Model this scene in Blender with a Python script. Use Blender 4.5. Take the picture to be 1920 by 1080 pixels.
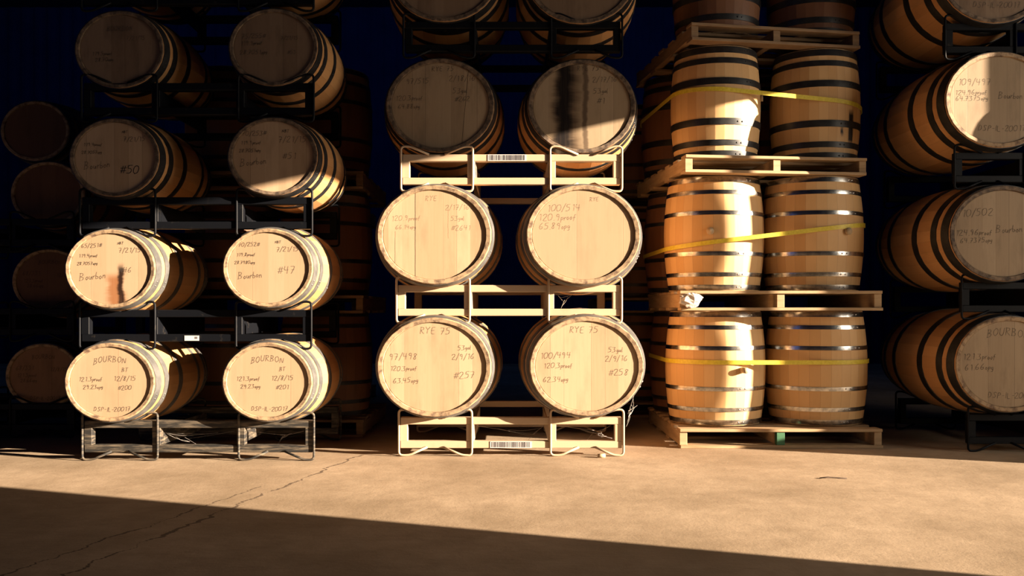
import bpy, math, random
from math import pi, sin, cos, sqrt, radians, atan2

scn = bpy.context.scene
for o in list(bpy.data.objects):
    bpy.data.objects.remove(o)

# ------------------------------------------------------------------ camera
F = 1575.0            # focal length in pixels of the 1920 frame
HOR = 583.0           # image row of the horizon
CAMZ = 0.815
cam_d = bpy.data.cameras.new('camera')
cam = bpy.data.objects.new('camera', cam_d)
scn.collection.objects.link(cam)
cam.location = (0, 0, CAMZ)
cam.rotation_euler = (radians(90), 0, 0)
cam_d.sensor_fit = 'HORIZONTAL'
cam_d.sensor_width = 36
cam_d.lens = F * 36 / 1920
cam_d.shift_y = (HOR - 540) / 1920
cam_d.clip_end = 200
scn.camera = cam

# ------------------------------------------------------------------ world, sun, sky light
world = bpy.data.worlds.new('world')
scn.world = world
world.use_nodes = True
bg = world.node_tree.nodes['Background']
bg.inputs[0].default_value = (0.10, 0.22, 0.80, 1)
bg.inputs[1].default_value = 0.014

SUN = (1.0, -0.34, 0.22)      # towards the sun
sl = sqrt(sum(c * c for c in SUN))
sd = bpy.data.lights.new('sun', 'SUN')
sd.energy = 32.0
sd.color = (1.0, 0.80, 0.59)
sd.angle = radians(0.32)
sun = bpy.data.objects.new('sun', sd)
scn.collection.objects.link(sun)
from mathutils import Vector
sun.rotation_euler = Vector([c / sl for c in SUN]).to_track_quat('Z', 'Y').to_euler()
sun.location = (8, -2, 4)

WALLX = 5.9
C1, C2, C3, C4 = 3.03, 5.43, 5.60, 5.71     # shadow planes: x*.34 + y
DOORZ = 1.82 + .22 * WALLX
Y1, Y2, Y3, Y4 = [c - .34 * WALLX for c in (C1, C2, C3, C4)]
ad = bpy.data.lights.new('doorway_daylight', 'AREA')
ad.shape = 'RECTANGLE'
ad.size = DOORZ - .8      # the sky above the yard outside
ad.size_y = Y4 - Y1
ad.energy = 150.0
ad.color = (1.0, 0.87, 0.70)
sky = bpy.data.objects.new('doorway_daylight', ad)
scn.collection.objects.link(sky)
sky.location = (WALLX + .1, (Y1 + Y4) / 2, DOORZ / 2 + .4)
sky.rotation_euler = (0, radians(90), 0)

cd = bpy.data.lights.new('added_rear_blue_fill', 'AREA')   # added fill lamp, tints the dark back wall blue
cd.shape = 'RECTANGLE'
cd.size = 13
cd.size_y = .5
cd.energy = 22.0
cd.color = (.10, .30, 1.0)
cl = bpy.data.objects.new('added_rear_blue_fill', cd)
scn.collection.objects.link(cl)
cl.location = (-1.5, 9.0, 5.3)
cl.rotation_euler = (radians(58), 0, 0)

vs = scn.view_settings
vs.view_transform = 'Standard'
vs.look = 'None'
vs.gamma = 1
vs.use_curve_mapping = False
vs.exposure = 0.0
scn.cycles.use_denoising = True
scn.cycles.max_bounces = 8
scn.cycles.diffuse_bounces = 5
scn.cycles.sample_clamp_indirect = 4.0

# ------------------------------------------------------------------ materials
K = .58       # overall reflectance of the aged wood, paint and concrete
def dk(c, k=None):
    return tuple(x * (K if k is None else k) for x in c)
def mat(name):
    m = bpy.data.materials.new(name)
    m.use_nodes = True
    nt = m.node_tree
    b = nt.nodes['Principled BSDF']
    return m, nt, b

def N(nt, t, **kw):
    n = nt.nodes.new(t)
    for k, v in kw.items():
        setattr(n, k, v)
    return n

def setin(nt, sock, v):
    if hasattr(v, 'links'):
        nt.links.new(v, sock)
    else:
        sock.default_value = v

def math_(nt, op, a, b=0.0, c=0.0, clamp=False):
    n = N(nt, 'ShaderNodeMath', operation=op)
    n.use_clamp = clamp
    setin(nt, n.inputs[0], a); setin(nt, n.inputs[1], b); setin(nt, n.inputs[2], c)
    return n.outputs[0]

def mixc(nt, f, a, b, mode='MIX'):
    n = N(nt, 'ShaderNodeMix', data_type='RGBA', blend_type=mode)
    n.clamp_factor = True
    setin(nt, n.inputs[0], f)
    for i, v in ((6, a), (7, b)):
        if isinstance(v, tuple) and len(v) == 3:
            v = (*v, 1)
        setin(nt, n.inputs[i], v)
    return n.outputs[2]

def maprange(nt, v, a, b, c=0.0, d=1.0, smooth=False):
    n = N(nt, 'ShaderNodeMapRange')
    if smooth:
        n.interpolation_type = 'SMOOTHSTEP'
    setin(nt, n.inputs[0], v)
    for i, x in enumerate((a, b, c, d)):
        setin(nt, n.inputs[i + 1], x)
    return n.outputs[0]

def noise(nt, vec, scale, detail=4, rough=.6):
    n = N(nt, 'ShaderNodeTexNoise')
    setin(nt, n.inputs['Vector'], vec)
    n.inputs['Scale'].default_value = scale
    n.inputs['Detail'].default_value = detail
    n.inputs['Roughness'].default_value = rough
    return n.outputs['Fac']

def comb(nt, x, y, z=0.0):
    n = N(nt, 'ShaderNodeCombineXYZ')
    for i, v in enumerate((x, y, z)):
        setin(nt, n.inputs[i], v)
    return n.outputs[0]

def sep(nt, v):
    n = N(nt, 'ShaderNodeSeparateXYZ')
    nt.links.new(v, n.inputs[0])
    return n.outputs

def rnd(nt):
    return N(nt, 'ShaderNodeObjectInfo').outputs['Random']

def bump(nt, b, h, strength, dist=.002):
    n = N(nt, 'ShaderNodeBump')
    n.inputs['Strength'].default_value = strength
    n.inputs['Distance'].default_value = dist
    setin(nt, n.inputs['Height'], h)
    nt.links.new(n.outputs[0], b.inputs['Normal'])

def stave_wood(name, ca, cb, dark=.35, drip=None):
    """oak staves: UV u counts staves, v runs along the barrel in metres"""
    ca, cb = dk(ca), dk(cb)
    m, nt, b = mat(name)
    uv = sep(nt, N(nt, 'ShaderNodeTexCoord').outputs['UV'])
    u, v = uv[0], uv[1]
    r = rnd(nt)
    off = math_(nt, 'MULTIPLY', r, 77.0)
    fl = math_(nt, 'FLOOR', u)
    wn = N(nt, 'ShaderNodeTexWhiteNoise', noise_dimensions='2D')
    nt.links.new(comb(nt, fl, off), wn.inputs[0])
    wv = wn.outputs['Value']
    fr = math_(nt, 'FRACT', u)
    edge = math_(nt, 'ABSOLUTE', math_(nt, 'SUBTRACT', fr, .5))
    seam = maprange(nt, edge, .475, .5)
    g = noise(nt, comb(nt, math_(nt, 'MULTIPLY', u, 2.2), math_(nt, 'MULTIPLY', v, 2.2), math_(nt, 'ADD', off, math_(nt, 'MULTIPLY', wv, 9.0))), 5, 6, .7)
    big = noise(nt, comb(nt, math_(nt, 'MULTIPLY', u, .35), math_(nt, 'MULTIPLY', v, 3.0), off), 1.6, 3)
    f = math_(nt, 'ADD', math_(nt, 'MULTIPLY', wv, .62), math_(nt, 'MULTIPLY', g, .38))
    c = mixc(nt, f, ca, cb)
    c = mixc(nt, maprange(nt, big, .55, .8, 0, dark), c, tuple(x * .45 for x in ca))
    c = mixc(nt, math_(nt, 'MULTIPLY', seam, .32), c, (.05, .025, .012))
    if drip:
        ob = sep(nt, N(nt, 'ShaderNodeTexCoord').outputs['Object'])
        wob = math_(nt, 'MULTIPLY', math_(nt, 'SUBTRACT', g, .5), .03)
        for (x0, w, z0, z1) in drip:
            mx = maprange(nt, math_(nt, 'ABSOLUTE', math_(nt, 'SUBTRACT', math_(nt, 'ADD', ob[0], wob), x0)), w * .5, w, 1, 0, True)
            mz = math_(nt, 'MULTIPLY', maprange(nt, ob[2], z1, z1 - .04), maprange(nt, ob[2], z0, z0 + .03))
            c = mixc(nt, math_(nt, 'MULTIPLY', math_(nt, 'MULTIPLY', mx, mz), math_(nt, 'LESS_THAN', ob[1], 0.0)), c, (.006, .004, .003))
    nt.links.new(c, b.inputs['Base Color'])
    b.inputs['Roughness'].default_value = .6
    bump(nt, b, math_(nt, 'SUBTRACT', math_(nt, 'MULTIPLY', g, .25), math_(nt, 'MULTIPLY', seam, .5)), .3)
    return m

def head_wood(name, ca, cb, pw=.085, dark=.3, stain=None, cracks=.5, splits=()):
    """barrel head: UV in metres around the centre, boards upright"""
    ca, cb = dk(ca), dk(cb)
    m, nt, b = mat(name)
    uv = sep(nt, N(nt, 'ShaderNodeTexCoord').outputs['UV'])
    u, v = uv[0], uv[1]
    r = rnd(nt)
    off = math_(nt, 'MULTIPLY', r, 53.0)
    uu = math_(nt, 'DIVIDE', math_(nt, 'ADD', u, math_(nt, 'MULTIPLY', r, .05)), pw)
    fl = math_(nt, 'FLOOR', uu)
    wn = N(nt, 'ShaderNodeTexWhiteNoise', noise_dimensions='2D')
    nt.links.new(comb(nt, fl, off), wn.inputs[0])
    wv = wn.outputs['Value']
    edge = math_(nt, 'ABSOLUTE', math_(nt, 'SUBTRACT', math_(nt, 'FRACT', uu), .5))
    wn2 = N(nt, 'ShaderNodeTexWhiteNoise', noise_dimensions='2D')
    nt.links.new(comb(nt, math_(nt, 'ROUND', uu), math_(nt, 'ADD', off, 3.3)), wn2.inputs[0])
    vis = maprange(nt, wn2.outputs['Value'], .45, .95)
    seam = math_(nt, 'MULTIPLY', maprange(nt, edge, .484, .5), vis)
    g = noise(nt, comb(nt, math_(nt, 'MULTIPLY', u, 95.0), math_(nt, 'MULTIPLY', v, 3.2), math_(nt, 'ADD', off, math_(nt, 'MULTIPLY', wv, 5.0))), 1.0, 6, .65)
    big = noise(nt, comb(nt, math_(nt, 'MULTIPLY', u, 14.0), math_(nt, 'MULTIPLY', v, 4.0), off), 1.0, 4)
    f = math_(nt, 'ADD', math_(nt, 'MULTIPLY', wv, .5), math_(nt, 'MULTIPLY', g, .5))
    c = mixc(nt, f, ca, cb)
    c = mixc(nt, maprange(nt, big, .5, .75, 0, dark), c, tuple(x * .5 for x in ca))
    c = mixc(nt, math_(nt, 'MULTIPLY', seam, cracks), c, (.04, .02, .01))
    for (x0, lean, ztop, zbot, w) in splits:
        wob = math_(nt, 'MULTIPLY', math_(nt, 'SUBTRACT', noise(nt, comb(nt, math_(nt, 'MULTIPLY', v, 6.0), x0, 1.0), 2.0, 4), .5), .006)
        d = math_(nt, 'ABSOLUTE', math_(nt, 'SUBTRACT', math_(nt, 'ADD', u, wob), math_(nt, 'MULTIPLY_ADD', v, lean, x0)))
        l = math_(nt, 'MULTIPLY', math_(nt, 'LESS_THAN', d, w), math_(nt, 'MULTIPLY', math_(nt, 'LESS_THAN', v, ztop), math_(nt, 'GREATER_THAN', v, zbot)))
        c = mixc(nt, l, c, (.02, .008, .004))
    if stain:
        for (x0, w, ztop, zbot, col, amt) in stain:
            wob = math_(nt, 'MULTIPLY', math_(nt, 'SUBTRACT', noise(nt, comb(nt, math_(nt, 'MULTIPLY', v, 5.0), u, 2.2), 2.2, 5), .5), min(w, .05) * 2.6)
            d = math_(nt, 'ABSOLUTE', math_(nt, 'SUBTRACT', math_(nt, 'ADD', u, wob), x0))
            mx = maprange(nt, d, w * .25, w, 1, 0, True)
            mz = math_(nt, 'MULTIPLY', maprange(nt, v, ztop, ztop - .05, 0, 1, True), maprange(nt, v, zbot - .02, zbot + .02, 0, 1, True))
            st = math_(nt, 'MULTIPLY', math_(nt, 'MULTIPLY', mx, mz), maprange(nt, g, .25, .55, .8, 1.0))
            c = mixc(nt, math_(nt, 'MULTIPLY', st, amt), c, col)
    nt.links.new(c, b.inputs['Base Color'])
    b.inputs['Roughness'].default_value = .6
    b.inputs['Specular IOR Level'].default_value = .25
    bump(nt, b, math_(nt, 'SUBTRACT', math_(nt, 'MULTIPLY', g, .3), seam), .3)
    return m

def rough_mat(name, ca, cb, scale=8, rough=.7, metal=0.0, stretch=(1, 1, 1), detail=6, lo=.35, hi=.65, bmp=.2, spec=.5):
    m, nt, b = mat(name)
    if metal < .9: ca, cb = dk(ca), dk(cb)
    tc = N(nt, 'ShaderNodeTexCoord').outputs['Object']
    s = sep(nt, tc)
    vec = comb(nt, math_(nt, 'MULTIPLY_ADD', s[0], stretch[0], math_(nt, 'MULTIPLY', rnd(nt), 31.0)), math_(nt, 'MULTIPLY', s[1], stretch[1]), math_(nt, 'MULTIPLY', s[2], stretch[2]))
    n = noise(nt, vec, scale, detail, .65)
    c = mixc(nt, maprange(nt, n, lo, hi), ca, cb)
    nt.links.new(c, b.inputs['Base Color'])
    b.inputs['Roughness'].default_value = rough
    b.inputs['Metallic'].default_value = metal
    b.inputs['Specular IOR Level'].default_value = spec
    if bmp:
        bump(nt, b, n, bmp)
    return m

M = {}
M['stave_old'] = stave_wood('stave_oak_amber', (.66, .32, .11), (.88, .50, .21))
M['stave_new'] = stave_wood('stave_oak_fresh', (.90, .52, .20), (1.15, .76, .37), .12)
M['stave_drip'] = stave_wood('stave_oak_stained', (.90, .52, .20), (1.15, .76, .37), .12, drip=[(.155, .024, .10, .32), (.09, .012, .14, .22)])
M['stave_dim'] = stave_wood('stave_oak_red_shaded', (.26, .10, .042), (.34, .15, .065))  # reddish oak, darkened in the colour for barrels in deep shade
M['head_dark'] = head_wood('head_oak_shaded_top', (.25, .16, .10), (.36, .25, .165), pw=.075, dark=.5, cracks=.8)  # top-row heads: the fading light is put into a darker wood colour
M['head_pale'] = head_wood('head_oak_pale', (.55, .37, .22), (.67, .47, .305), cracks=.45, dark=.2)
M['head_tan'] = head_wood('head_oak_tan', (.53, .345, .20), (.79, .565, .365), pw=.075, cracks=.8)
M['head_grey'] = head_wood('head_oak_weathered', (.40, .28, .17), (.62, .465, .30), pw=.075, dark=.4, cracks=.8)
M['head_dim'] = head_wood('head_oak_reddish_shaded', (.20, .10, .05), (.27, .14, .07), dark=.5, cracks=.6)  # left-edge heads, colour darkened for the weak light there
M['head_dim_rust'] = head_wood('head_oak_rust_shaded', (.36, .19, .095), (.46, .26, .14), dark=.4, cracks=.6)  # milder darkening of the left-edge head, lowest row only
M['head_split'] = head_wood('head_oak_split', (.54, .355, .205), (.79, .565, .365), pw=.075, cracks=.8, splits=[(-.105, 0, .3, -.3, .0016), (-.215, .01, .02, -.3, .0009), (.075, 0, .16, -.02, .0006)])
M['head_greysplit'] = head_wood('head_oak_weathered_split', (.40, .28, .17), (.62, .465, .30), pw=.075, dark=.4, cracks=.8, splits=[(.145, .09, .3, -.24, .0012)])
M['head_stain46'] = head_wood('head_oak_drip', (.55, .37, .22), (.67, .47, .305), cracks=.3, dark=.2,
    stain=[(.028, .065, -.01, -.26, (.20, .065, .015), .8), (.055, .024, .04, -.26, (.012, .004, .002), .98)])
M['head_stainbig'] = head_wood('head_oak_leak', (.46, .33, .20), (.62, .47, .31), pw=.075, cracks=.6,
    stain=[(-.085, .11, .32, -.26, (.045, .02, .01), .75), (-.10, .075, .32, -.24, (.004, .002, .002), .99), (.02, .022, .3, -.26, (.04, .02, .012), .75)])
M['chime'] = rough_mat('chime_weathered_oak', (.17, .10, .06), (.55, .38, .22), 26, .8, lo=.36, hi=.56)
M['chime_dark'] = rough_mat('chime_dark_oak', (.07, .045, .03), (.32, .22, .14), 26, .8, lo=.40, hi=.64)  # darker tone of the chime oak
M['hoop_grey'] = rough_mat('hoop_dull_steel', (.13, .128, .125), (.24, .23, .22), 14, .5, .35)
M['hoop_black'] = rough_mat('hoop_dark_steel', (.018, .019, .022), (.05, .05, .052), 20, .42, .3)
M['hoop_shiny'] = rough_mat('hoop_galvanised_steel', (.34, .34, .335), (.62, .61, .58), 30, .24, 1.0, lo=.4, hi=.6, bmp=.06)
M['cream'] = rough_mat('cream_paint', (.66, .46, .28), (.76, .56, .37), 5, .5, lo=.2, hi=.42, bmp=.05)
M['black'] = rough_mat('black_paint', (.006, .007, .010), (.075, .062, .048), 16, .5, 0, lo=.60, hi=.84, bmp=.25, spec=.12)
M['dusty'] = rough_mat('dusty_black_paint', (.02, .018, .016), (.36, .28, .19), 13, .7, 0, stretch=(.5, 1, 5), lo=.46, hi=.78)
M['pallet'] = rough_mat('pallet_pine', (.44, .27, .13), (.70, .49, .27), 6, .75, stretch=(1, 1, 7), lo=.3, hi=.7, bmp=.4)
M['pallet_dim'] = rough_mat('pallet_pine_shaded', (.26, .15, .075), (.45, .29, .15), 6, .75, stretch=(1, 1, 7), lo=.3, hi=.7, bmp=.4)  # shaded copy of the pallet wood, gloom put into its colour
M['green'] = rough_mat('green_paint', (.03, .16, .07), (.08, .28, .13), 14, .6)
M['yellow'] = rough_mat('yellow_webbing', (.95, .76, .05), (1.2, .98, .11), 60, .5, bmp=.3)
M['ink'] = rough_mat('marker_ink', (.03, .028, .03), (.17, .135, .10), 60, .8, bmp=0)
M['ink_bold'] = rough_mat('bold_marker_ink', (.012, .008, .007), (.03, .02, .015), 60, .8, bmp=0)
M['white'] = rough_mat('white_label', (.75, .72, .70), (.85, .83, .80), 10, .6, bmp=0)
M['print'] = rough_mat('label_print', (.16, .15, .17), (.2, .19, .2), 10, .6, bmp=0)
M['bung'] = rough_mat('bung_wood', (.62, .44, .25), (.78, .60, .38), 25, .7)
M['plastic'] = rough_mat('plastic_wrap', (.72, .66, .58), (.9, .86, .78), 20, .3, bmp=.3)
M['web'] = rough_mat('cobweb_silk', (.55, .5, .45), (.7, .66, .6), 20, .6, bmp=0)
M['wall'] = rough_mat('dark_navy_sheet_metal', (.010, .03, .13), (.014, .038, .16), 3, .9, bmp=0, spec=.02)  # blue cast of the dark interior is put into the sheet colour
M['twig'] = rough_mat('dark_bark', (.05, .03, .02), (.12, .07, .04), 30, .9)

def floor_mat():
    m, nt, b = mat('dusty_concrete')
    geo = N(nt, 'ShaderNodeNewGeometry').outputs['Position']
    s = sep(nt, geo)
    x, y = s[0], s[1]
    n1 = noise(nt, geo, 1.3, 6, .6)
    n2 = noise(nt, geo, 9, 8, .7)
    n3 = noise(nt, comb(nt, math_(nt, 'MULTIPLY_ADD', y, .5, math_(nt, 'MULTIPLY', x, 1.2)), math_(nt, 'MULTIPLY', y, 4.0), 0), 2.2, 6, .65)
    speck = noise(nt, geo, 85, 3, .7)
    c = mixc(nt, maprange(nt, n1, .36, .62), dk((.44, .32, .205)), dk((.68, .51, .35)))
    c = mixc(nt, maprange(nt, n2, .42, .72, 0, .45), c, dk((.37, .26, .16)))
    c = mixc(nt, maprange(nt, n3, .56, .72, 0, .35), c, dk((.33, .23, .14)))
    c = mixc(nt, maprange(nt, speck, .68, .8, 0, .5), c, dk((.18, .12, .08)))
    crk = None
    # two wandering cracks: x = a + b*y + wobble
    for (a, k, w, lo, hi, sc) in ((-2.02, .245, .006, 1.6, 4.75, 7.0), (-2.34, .30, .004, 2.2, 3.9, 5.0)):
        wob = math_(nt, 'MULTIPLY', math_(nt, 'SUBTRACT', noise(nt, comb(nt, math_(nt, 'MULTIPLY', y, 1.0), a, 0.0), sc, 6, .7), .5), .16)
        d = math_(nt, 'ABSOLUTE', math_(nt, 'SUBTRACT', math_(nt, 'ADD', x, wob), math_(nt, 'MULTIPLY_ADD', y, k, a)))
        ww = maprange(nt, noise(nt, comb(nt, y, a, 4.0), 6, 5), .38, .62, w * .15, w * 2.0)
        l = math_(nt, 'LESS_THAN', d, ww)
        rng = math_(nt, 'MULTIPLY', math_(nt, 'GREATER_THAN', y, lo), math_(nt, 'LESS_THAN', y, hi))
        l = math_(nt, 'MULTIPLY', l, rng)
        crk = l if crk is None else math_(nt, 'MAXIMUM', crk, l)
    c = mixc(nt, math_(nt, 'MULTIPLY', crk, .8), c, (.07, .045, .03))
    nt.links.new(c, b.inputs['Base Color'])
    b.inputs['Roughness'].default_value = .9
    b.inputs['Specular IOR Level'].default_value = .2
    h = math_(nt, 'ADD', math_(nt, 'ADD', math_(nt, 'MULTIPLY', n2, .5), math_(nt, 'MULTIPLY', n3, .6)), math_(nt, 'MULTIPLY', speck, .12))
    h = math_(nt, 'SUBTRACT', h, math_(nt, 'MULTIPLY', crk, 1.2))
    bump(nt, b, h, .5, .009)
    return m
M['floor'] = floor_mat()

# ------------------------------------------------------------------ mesh helpers
COL = scn.collection
class MB:
    def __init__(s):
        s.v = []; s.f = []; s.uv = []; s.mi = []; s.sharp = set(); s.smooth = []
    def add(s, vs, fs, mi=0, smooth=False, uvs=None):
        o = len(s.v)
        s.v += [tuple(p) for p in vs]
        for i, f in enumerate(fs):
            s.f.append(tuple(o + k for k in f)); s.mi.append(mi); s.smooth.append(smooth)
            s.uv.append(uvs[i] if uvs else None)
        return o
    def box(s, x0, x1, y0, y1, z0, z1, mi=0, bev=0.0):
        if bev:
            b = bev
            vs = []
            for sx, X in ((0, x0), (1, x1)):
                for sy, Y in ((0, y0), (1, y1)):
                    for sz, Z in ((0, z0), (1, z1)):
                        dx = b if sx == 0 else -b; dy = b if sy == 0 else -b; dz = b if sz == 0 else -b
                        vs += [(X, Y + dy, Z + dz), (X + dx, Y, Z + dz), (X + dx, Y + dy, Z)]
            def id(sx, sy, sz, k): return ((sx * 2 + sy) * 2 + sz) * 3 + k
            fs = []
            fs.append([id(0,0,0,0), id(0,0,1,0), id(0,1,1,0), id(0,1,0,0)])
            fs.append([id(1,0,0,0), id(1,1,0,0), id(1,1,1,0), id(1,0,1,0)])
            fs.append([id(0,0,0,1), id(1,0,0,1), id(1,0,1,1), id(0,0,1,1)])
            fs.append([id(0,1,0,1), id(0,1,1,1), id(1,1,1,1), id(1,1,0,1)])
            fs.append([id(0,0,0,2), id(0,1,0,2), id(1,1,0,2), id(1,0,0,2)])
            fs.append([id(0,0,1,2), id(1,0,1,2), id(1,1,1,2), id(0,1,1,2)])
            for sx in (0, 1):
                for sy in (0, 1):
                    fs.append([id(sx,sy,0,0), id(sx,sy,1,0), id(sx,sy,1,1), id(sx,sy,0,1)])
            for sx in (0, 1):
                for sz in (0, 1):
                    fs.append([id(sx,0,sz,0), id(sx,1,sz,0), id(sx,1,sz,2), id(sx,0,sz,2)])
            for sy in (0, 1):
                for sz in (0, 1):
                    fs.append([id(0,sy,sz,1), id(1,sy,sz,1), id(1,sy,sz,2), id(0,sy,sz,2)])
            for sx in (0, 1):
                for sy in (0, 1):
                    for sz in (0, 1):
                        fs.append([id(sx,sy,sz,0), id(sx,sy,sz,1), id(sx,sy,sz,2)])
            s.add(vs, fs, mi)
            return
        vs = [(x, y, z) for x in (x0, x1) for y in (y0, y1) for z in (z0, z1)]
        s.add(vs, [(0, 1, 3, 2), (4, 6, 7, 5), (0, 4, 5, 1), (2, 3, 7, 6), (0, 2, 6, 4), (1, 5, 7, 3)], mi)
    def tube(s, pts, r, n=8, mi=0, closed=False):
        pts = [Vector(p) for p in pts]
        rings = []
        prev = None
        for i, p in enumerate(pts):
            if i == 0: t = pts[1] - p
            elif i == len(pts) - 1: t = p - pts[i - 1]
            else: t = (pts[i + 1] - p).normalized() + (p - pts[i - 1]).normalized()
            t.normalize()
            a = Vector((0, 1, 0)) if abs(t.y) < .9 else Vector((1, 0, 0))
            if prev is not None: a = prev
            u = (a - t * a.dot(t)).normalized(); prev = u
            w = t.cross(u)
            rings.append([p + (u * cos(2 * pi * k / n) + w * sin(2 * pi * k / n)) * r for k in range(n)])
        vs = [q for rg in rings for q in rg]
        fs = []
        for i in range(len(rings) - 1):
            for k in range(n):
                fs.append((i * n + k, i * n + (k + 1) % n, (i + 1) * n + (k + 1) % n, (i + 1) * n + k))
        fs.append(tuple(range(n))[::-1]); fs.append(tuple((len(rings) - 1) * n + k for k in range(n)))
        s.add(vs, fs, mi, True)
    def mesh(s, name, mats, recalc=True):
        me = bpy.data.meshes.new(name)
        me.from_pydata(s.v, [], s.f)
        for m in mats: me.materials.append(m)
        me.polygons.foreach_set('material_index', s.mi)
        me.polygons.foreach_set('use_smooth', s.smooth)
        if any(u is not None for u in s.uv):
            l = me.uv_layers.new(name='UVMap')
            k = 0
            for p, u in zip(me.polygons, s.uv):
                for j, li in enumerate(p.loop_indices):
                    l.data[li].uv = u[j] if u else (0, 0)
        if s.sharp:
            for e in me.edges:
                if tuple(sorted(e.vertices)) in s.sharp: e.use_edge_sharp = True
        if recalc:
            import bmesh
            bm = bmesh.new(); bm.from_mesh(me)
            bmesh.ops.recalc_face_normals(bm, faces=bm.faces)
            bm.to_mesh(me); bm.free()
        me.update()
        return me

def link(name, me, parent=None, loc=(0, 0, 0), label=None):
    o = bpy.data.objects.new(name, me)
    COL.objects.link(o)
    o.location = loc
    if parent: o.parent = parent
    if label: o['label'] = label
    return o

def thing(name, label, cat, group=None, loc=(0, 0, 0), me=None, rotz=0):
    o = bpy.data.objects.new(name, me)
    COL.objects.link(o)
    o.location = loc
    o.rotation_euler = (0, 0, rotz)
    o['label'] = label; o['category'] = cat
    if group: o['group'] = group
    return o

def at(px, py, Y):
    return ((px - 960) / F * Y, Y, CAMZ + (HOR - py) / F * Y)

# ------------------------------------------------------------------ the setting
mb = MB(); mb.box(-12, 12, -6, 16, -.1, 0)
fl = link('floor', mb.mesh('floor', [M['floor']])); fl['kind'] = 'structure'
def corrugated(name, p0, p1, h, amp=.02, pitch=.2):
    mb = MB()
    L = math.dist(p0, p1); n = int(L / pitch * 4)
    dx, dy = (p1[0] - p0[0]) / L, (p1[1] - p0[1]) / L
    vs = []
    for i in range(n + 1):
        d = i * L / n
        a = amp if (i % 4) in (1, 2) else 0
        for off in (a, a - .05):
            for z in (0, h):
                vs.append((p0[0] + dx * d - dy * off, p0[1] + dy * d + dx * off, z))
    fs = []
    for i in range(n):
        a = i * 4; b = a + 4
        fs += [(a, b, b + 1, a + 1), (a + 2, a + 3, b + 3, b + 2), (a + 1, b + 1, b + 3, a + 3)]
    mb.add(vs, fs)
    o = link(name, mb.mesh(name, [M['wall']])); o['kind'] = 'structure'
    return o
corrugated('wall_back', (-8.9, 13), (5.9, 13), 5.5)
corrugated('wall_left', (-9, -5), (-9, 12.9), 5.5)
mb = MB()
T = .18
mb.box(WALLX, WALLX + T, -5.5, Y1, 0, 5.5)
mb.box(WALLX, WALLX + T, Y4, 13.2, 0, 5.5)
mb.box(WALLX, WALLX + T, Y1, Y4, DOORZ, 5.5)
cb = MB(); cb.box(-9.1, WALLX + T, -5.5, 13.2, 5.5, 5.6)
ce = link('ceiling', cb.mesh('ceiling', [M['wall']])); ce['kind'] = 'structure'
wr = link('wall_right', mb.mesh('wall_right', [M['wall']])); wr['kind'] = 'structure'
# added unseen blocks at the far jamb, stepped to shape the sunlight's edge
mb = MB(); mb.box(WALLX, WALLX + T, Y2, Y4 + .01, 0, 1.0)
mb.box(WALLX, WALLX + T, Y3, Y4 + .01, 1.0, 2.5)
dp = link('sun_blocker_1', mb.mesh('sun_block_steps', [M['wall']])); dp['kind'] = 'structure'
mb = MB(); mb.box(WALLX, WALLX + .05, 5.435 - .34 * WALLX, 5.487 - .34 * WALLX, 1.0, DOORZ)  # added unseen strip that cuts the sun on the upright barrels
dp = link('sun_blocker_2', mb.mesh('sun_block_strip', [M['wall']])); dp['kind'] = 'structure'

# ------------------------------------------------------------------ barrels
S = 1.15
NST = 30
def prof(t, L, rh, rb):
    return rb - (rb - rh) * abs(2 * t / L - 1) ** 1.9

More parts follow.
